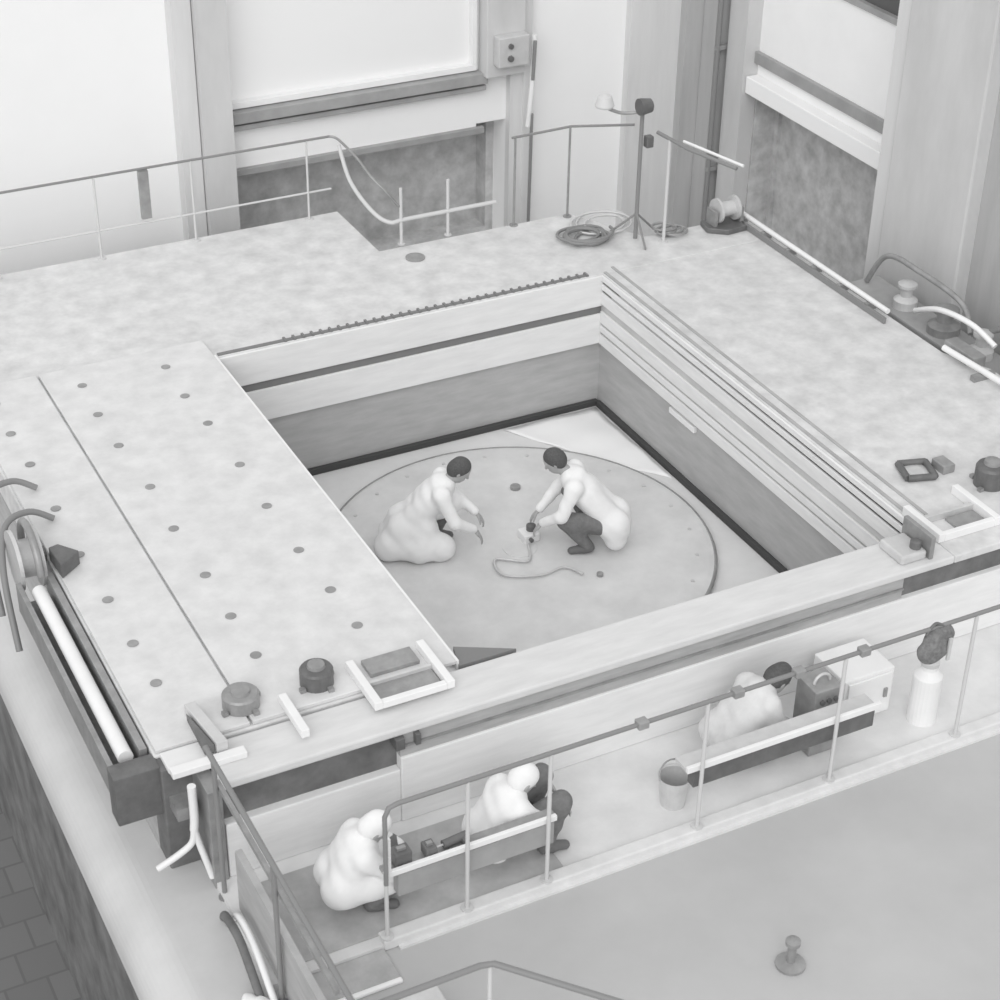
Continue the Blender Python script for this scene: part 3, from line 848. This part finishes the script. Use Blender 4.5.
# cable coils
def coil(c, R, n, r, seed, flat=.5):
    rnd = random.Random(seed); pts = []
    for i in range(n * 22 + 1):
        a = 2 * math.pi * i / 22
        rr = R * (1 + .16 * math.sin(a * .37 + seed) + .08 * math.sin(a * 1.9))
        pts.append((c[0] + rr * math.cos(a) + .05 * math.sin(a * .21), c[1] + rr * math.sin(a) * .75 + .05 * math.cos(a * .3), c[2] + r + .008 * i / 22 + .012 * (1 + math.sin(a * .5 + seed))))
    return MB().tube(pts, r, 7)
tag(coil((8.98, 15.38, 0), .22, 6, .017, 1.0).build('cable_coil', 'rail'), 'dark tangled cable coil on the deck left of the lamp stand', 'cable coil')
tag(coil((9.30, 15.62, 0), .30, 3, .012, 2.2).build('cable_coil', 'raill'), 'pale loose cable coil behind the lamp stand', 'cable coil')
tag(coil((9.86, 15.16, 0), .14, 4, .014, 3.1).build('cable_coil', 'midm'), 'small grey cable coil right of the lamp stand', 'cable coil')

# device on the rear pier
dvx = thing('junction_box', (9.45, 17.9, .9), 'pale junction box with dark switches mounted on the rear pier', 'junction box')
jbox = MB().box(9.22, 9.60, 17.84, 17.98, 1.00, 1.34).build('box', 'lightm', dvx, .01)
MB().lathe((9.36, 17.84, 1.10), [(.035, 0), (.035, -.03)], 14, 'y').build('switch', 'darkm', jbox)
MB().lathe((9.36, 17.84, 1.24), [(.03, 0), (.03, -.03)], 14, 'y').build('switch', 'darkm', jbox)
MB().tube(smooth_path([(9.70, 17.92, 1.30), (9.69, 17.9, 1.1), (9.66, 17.88, .7), (9.62, 17.88, .25)]), .03, 10).build('conduit', 'white', dvx)
MB().tube([(9.68, 17.86, 1.25), (9.66, 17.86, .8)], .022, 8).build('dark_conduit', 'rail', dvx)
MB().tube([(9.66, 17.86, .4), (9.64, 17.86, -1.5)], .02, 8).build('lower_conduit', 'rail', dvx)

# clutter beyond the right edge: hoses and valve bodies
hl = thing('pipe_rack', (11.25, 12.0, BASE), 'low rack of grey valves beyond the right edge of the platform', 'pipe rack')
MB().box(11.02, 11.42, 10.2, 13.6, BASE, -.12).build('rack_body', 'sill', hl, .02)
for k, (y, r) in enumerate(((10.6, .14), (11.2, .17), (11.75, .12), (12.3, .16), (12.9, .12))):
    v = MB().lathe((11.22, y, -.12), [(r, 0), (r, .08), (r * .5, .12), (r * .5, .2), (r * .8, .22), (r * .8, .25), (r * .2, .27)], 22)
    v.build('valve', ('lightm', 'midm')[k % 2], hl)
for i, (pts, lab, m) in enumerate((
        ([(11.2, 13.5, -.1), (11.25, 13.3, .25), (11.25, 12.8, .30), (11.3, 12.2, .22), (11.2, 11.9, .05)], 'grey hose arching beyond the right platform edge, farthest of three', 'midm'),
        ([(11.1, 12.6, .0), (11.05, 12.2, .20), (11.1, 11.8, .22), (11.15, 11.5, .12)], 'pale hose looping beyond the right platform edge, middle of three', 'white'),
        ([(11.3, 11.9, .0), (11.3, 11.5, .26), (11.25, 10.9, .28), (11.2, 10.4, .10)], 'dark hose arching beyond the right platform edge, nearest of three', 'rail'))):
    tag(MB().tube(smooth_path(pts, 8), .028, 10).build('hose', m), lab, 'hose')
ds = thing('electrical_cabinet', (10.95, 11.55, BASE), 'dark low box under the pale pipe at the right platform edge', 'box')
MB().box(10.84, 10.99, 11.42, 11.85, 0 - .3, .10).build('case', 'midm', ds, .01)
MB().box(10.83, 10.84, 11.5, 11.75, -.1, .06).build('lid', 'darkm', ds)

# things at the front walkway
bag = thing('hanging_bag', (7.62, 8.05, .0), 'dark bag hanging over the front railing near its right end', 'bag')
b = SDF()
b.ell((7.72, 8.04, .17), np.eye(3), (.12, .06, .14), .03); b.ell((7.70, 8.03, .12), np.eye(3), (.12, .065, .10), .03); b.ell((7.82, 8.05, .20), np.eye(3), (.07, .05, .11), .03)
sdf_obj('pouch', b, .012, 'bag', bag, .006)
MB().tube(smooth_path([(7.64, 8.05, .27), (7.72, 8.06, .34), (7.82, 8.05, .28)]), .012, 8).build('strap', 'darkm', bag)
MB().box(7.79, 7.82, 7.965, 7.98, .05, .24).build('pale_tag', 'lightm', bag)
cn = thing('canister', (8.02, 8.36, WALK), 'white canister standing under the hanging bag on the walkway', 'canister')
MB().lathe((8.02, 8.36, WALK), [(.11, 0), (.11, .42), (.06, .48), (.06, .52)], 24).build('body', 'white', cn)
MB().lathe((8.02, 8.36, WALK + .52), [(.07, 0), (.07, .03), (.02, .04)], 20).build('lid', 'lightm', cn)
cb = thing('white_cabinet', (7.45, 8.7, WALK), 'pale square cabinet on the walkway left of the hanging bag', 'cabinet')
MB().box(7.40, 7.86, 8.55, 8.95, WALK, WALK + .42).build('body', 'white', cb, .01)
cdoor = MB().box(7.43, 7.83, 8.53, 8.55, WALK + .04, WALK + .39).build('door', 'white', cb, .005)
MB().box(7.76, 7.79, 8.515, 8.53, WALK + .18, WALK + .26).build('handle', 'midm', cdoor)
gb = thing('instrument_rack', (7.1, 8.45, WALK), 'grey instrument rack with dark knobs on the walkway behind the right shelf', 'instrument rack')
gcase = MB().box(6.98, 7.22, 8.36, 8.60, WALK, WALK + .60).build('case', 'midm', gb, .01)
for k in range(3): MB().lathe((7.04 + .06 * k, 8.36, WALK + .5), [(.02, 0), (.02, -.02)], 12, 'y').build('knob', 'darkm', gcase)
MB().tube(arc((7.10, 8.46, WALK + .6), .07, 0, 180, 8, ax=(1, 0, 0), ay=(0, 0, 1)), .012, 8).build('handle', 'lightm', gb)
bk = thing('bucket', (5.82, 8.30, WALK), 'pale bucket at the left end of the right tool shelf', 'bucket')
MB().lathe((5.82, 8.38, WALK), [(.09, 0), (.12, .26), (.125, .26), (.11, .25), (.085, .02)], 24).build('body', 'lightm', bk)
MB().tube(arc((5.82, 8.38, WALK + .25), .12, 0, 180, 12, ax=(1, 0, 0), ay=(0, .6, .8)), .006, 6).build('handle', 'midm', bk)
# tools on the left shelf
for i, (x, s_, lab, m) in enumerate(((3.60, .12, 'dark tool box on the left shelf of the front railing, nearest the corner post', 'darkm'),
                                    (3.80, .08, 'small dark meter on the left shelf of the front railing, in its middle', 'recd'))):
    t = thing('tool_box', (x, 8.18, -.33), lab, 'tool box')
    MB().box(x - s_ / 2, x + s_ / 2, 8.13, 8.23, -.33, -.33 + s_).build('case', m, t, .008)
    MB().box(x - s_ / 4, x + s_ / 4, 8.165, 8.195, -.33 + s_, -.31 + s_).build('handle', 'midm', t)
tt_ = thing('drill', (4.02, 8.18, -.33), 'dark hand drill lying on the left shelf of the front railing', 'tool')
MB().tube([(3.90, 8.18, -.295), (4.08, 8.20, -.295)], .03, 12).build('housing', 'recd', tt_)
MB().box(4.03, 4.08, 8.14, 8.20, -.33, -.28).build('grip', 'darkm', tt_, .006)
MB().tube([(3.90, 8.18, -.295), (3.83, 8.175, -.295)], .008, 8).build('bit', 'lightm', tt_)

# bottom left hoses and rags
tag(MB().tube(smooth_path([(2.56, 8.75, -.87), (2.53, 8.6, -.72), (2.52, 8.3, -.66), (2.52, 7.95, -.86)], 8), .03, 10).build('hose', 'recd'),
    'dark hose arching along the concrete edge outside the side railing', 'hose')
tag(MB().tube(smooth_path([(2.60, 8.70, -.87), (2.59, 8.5, -.66), (2.59, 8.2, -.68), (2.58, 7.8, -.87)], 8), .024, 10).build('hose', 'white'),
    'pale hose beside the dark hose outside the side railing', 'hose')
rg = SDF()
rg.ell((2.50, 7.70, -.83), np.eye(3), (.12, .20, .07), .05); rg.ell((2.53, 7.40, -.80), np.eye(3), (.11, .16, .10), .05); rg.ell((2.46, 7.92, -.85), np.eye(3), (.07, .1, .05), .05)
rt_ = thing('rag', (2.44, 7.7, HALL), 'crumpled white rag on the concrete edge beside the side railing', 'rag')
sdf_obj('cloth', rg, .015, 'cloth', rt_, .012)
# floor fitting on the near hall floor
fs = thing('floor_post', (5.72, 6.75, HALL), 'short grey post on a round foot standing alone on the hall floor', 'post')
MB().lathe((5.72, 6.75, HALL), [(.10, 0), (.10, .02), (.03, .04), (.03, .18), (.05, .19), (.05, .22), (.02, .23)], 20).build('post_body', 'midm', fs)
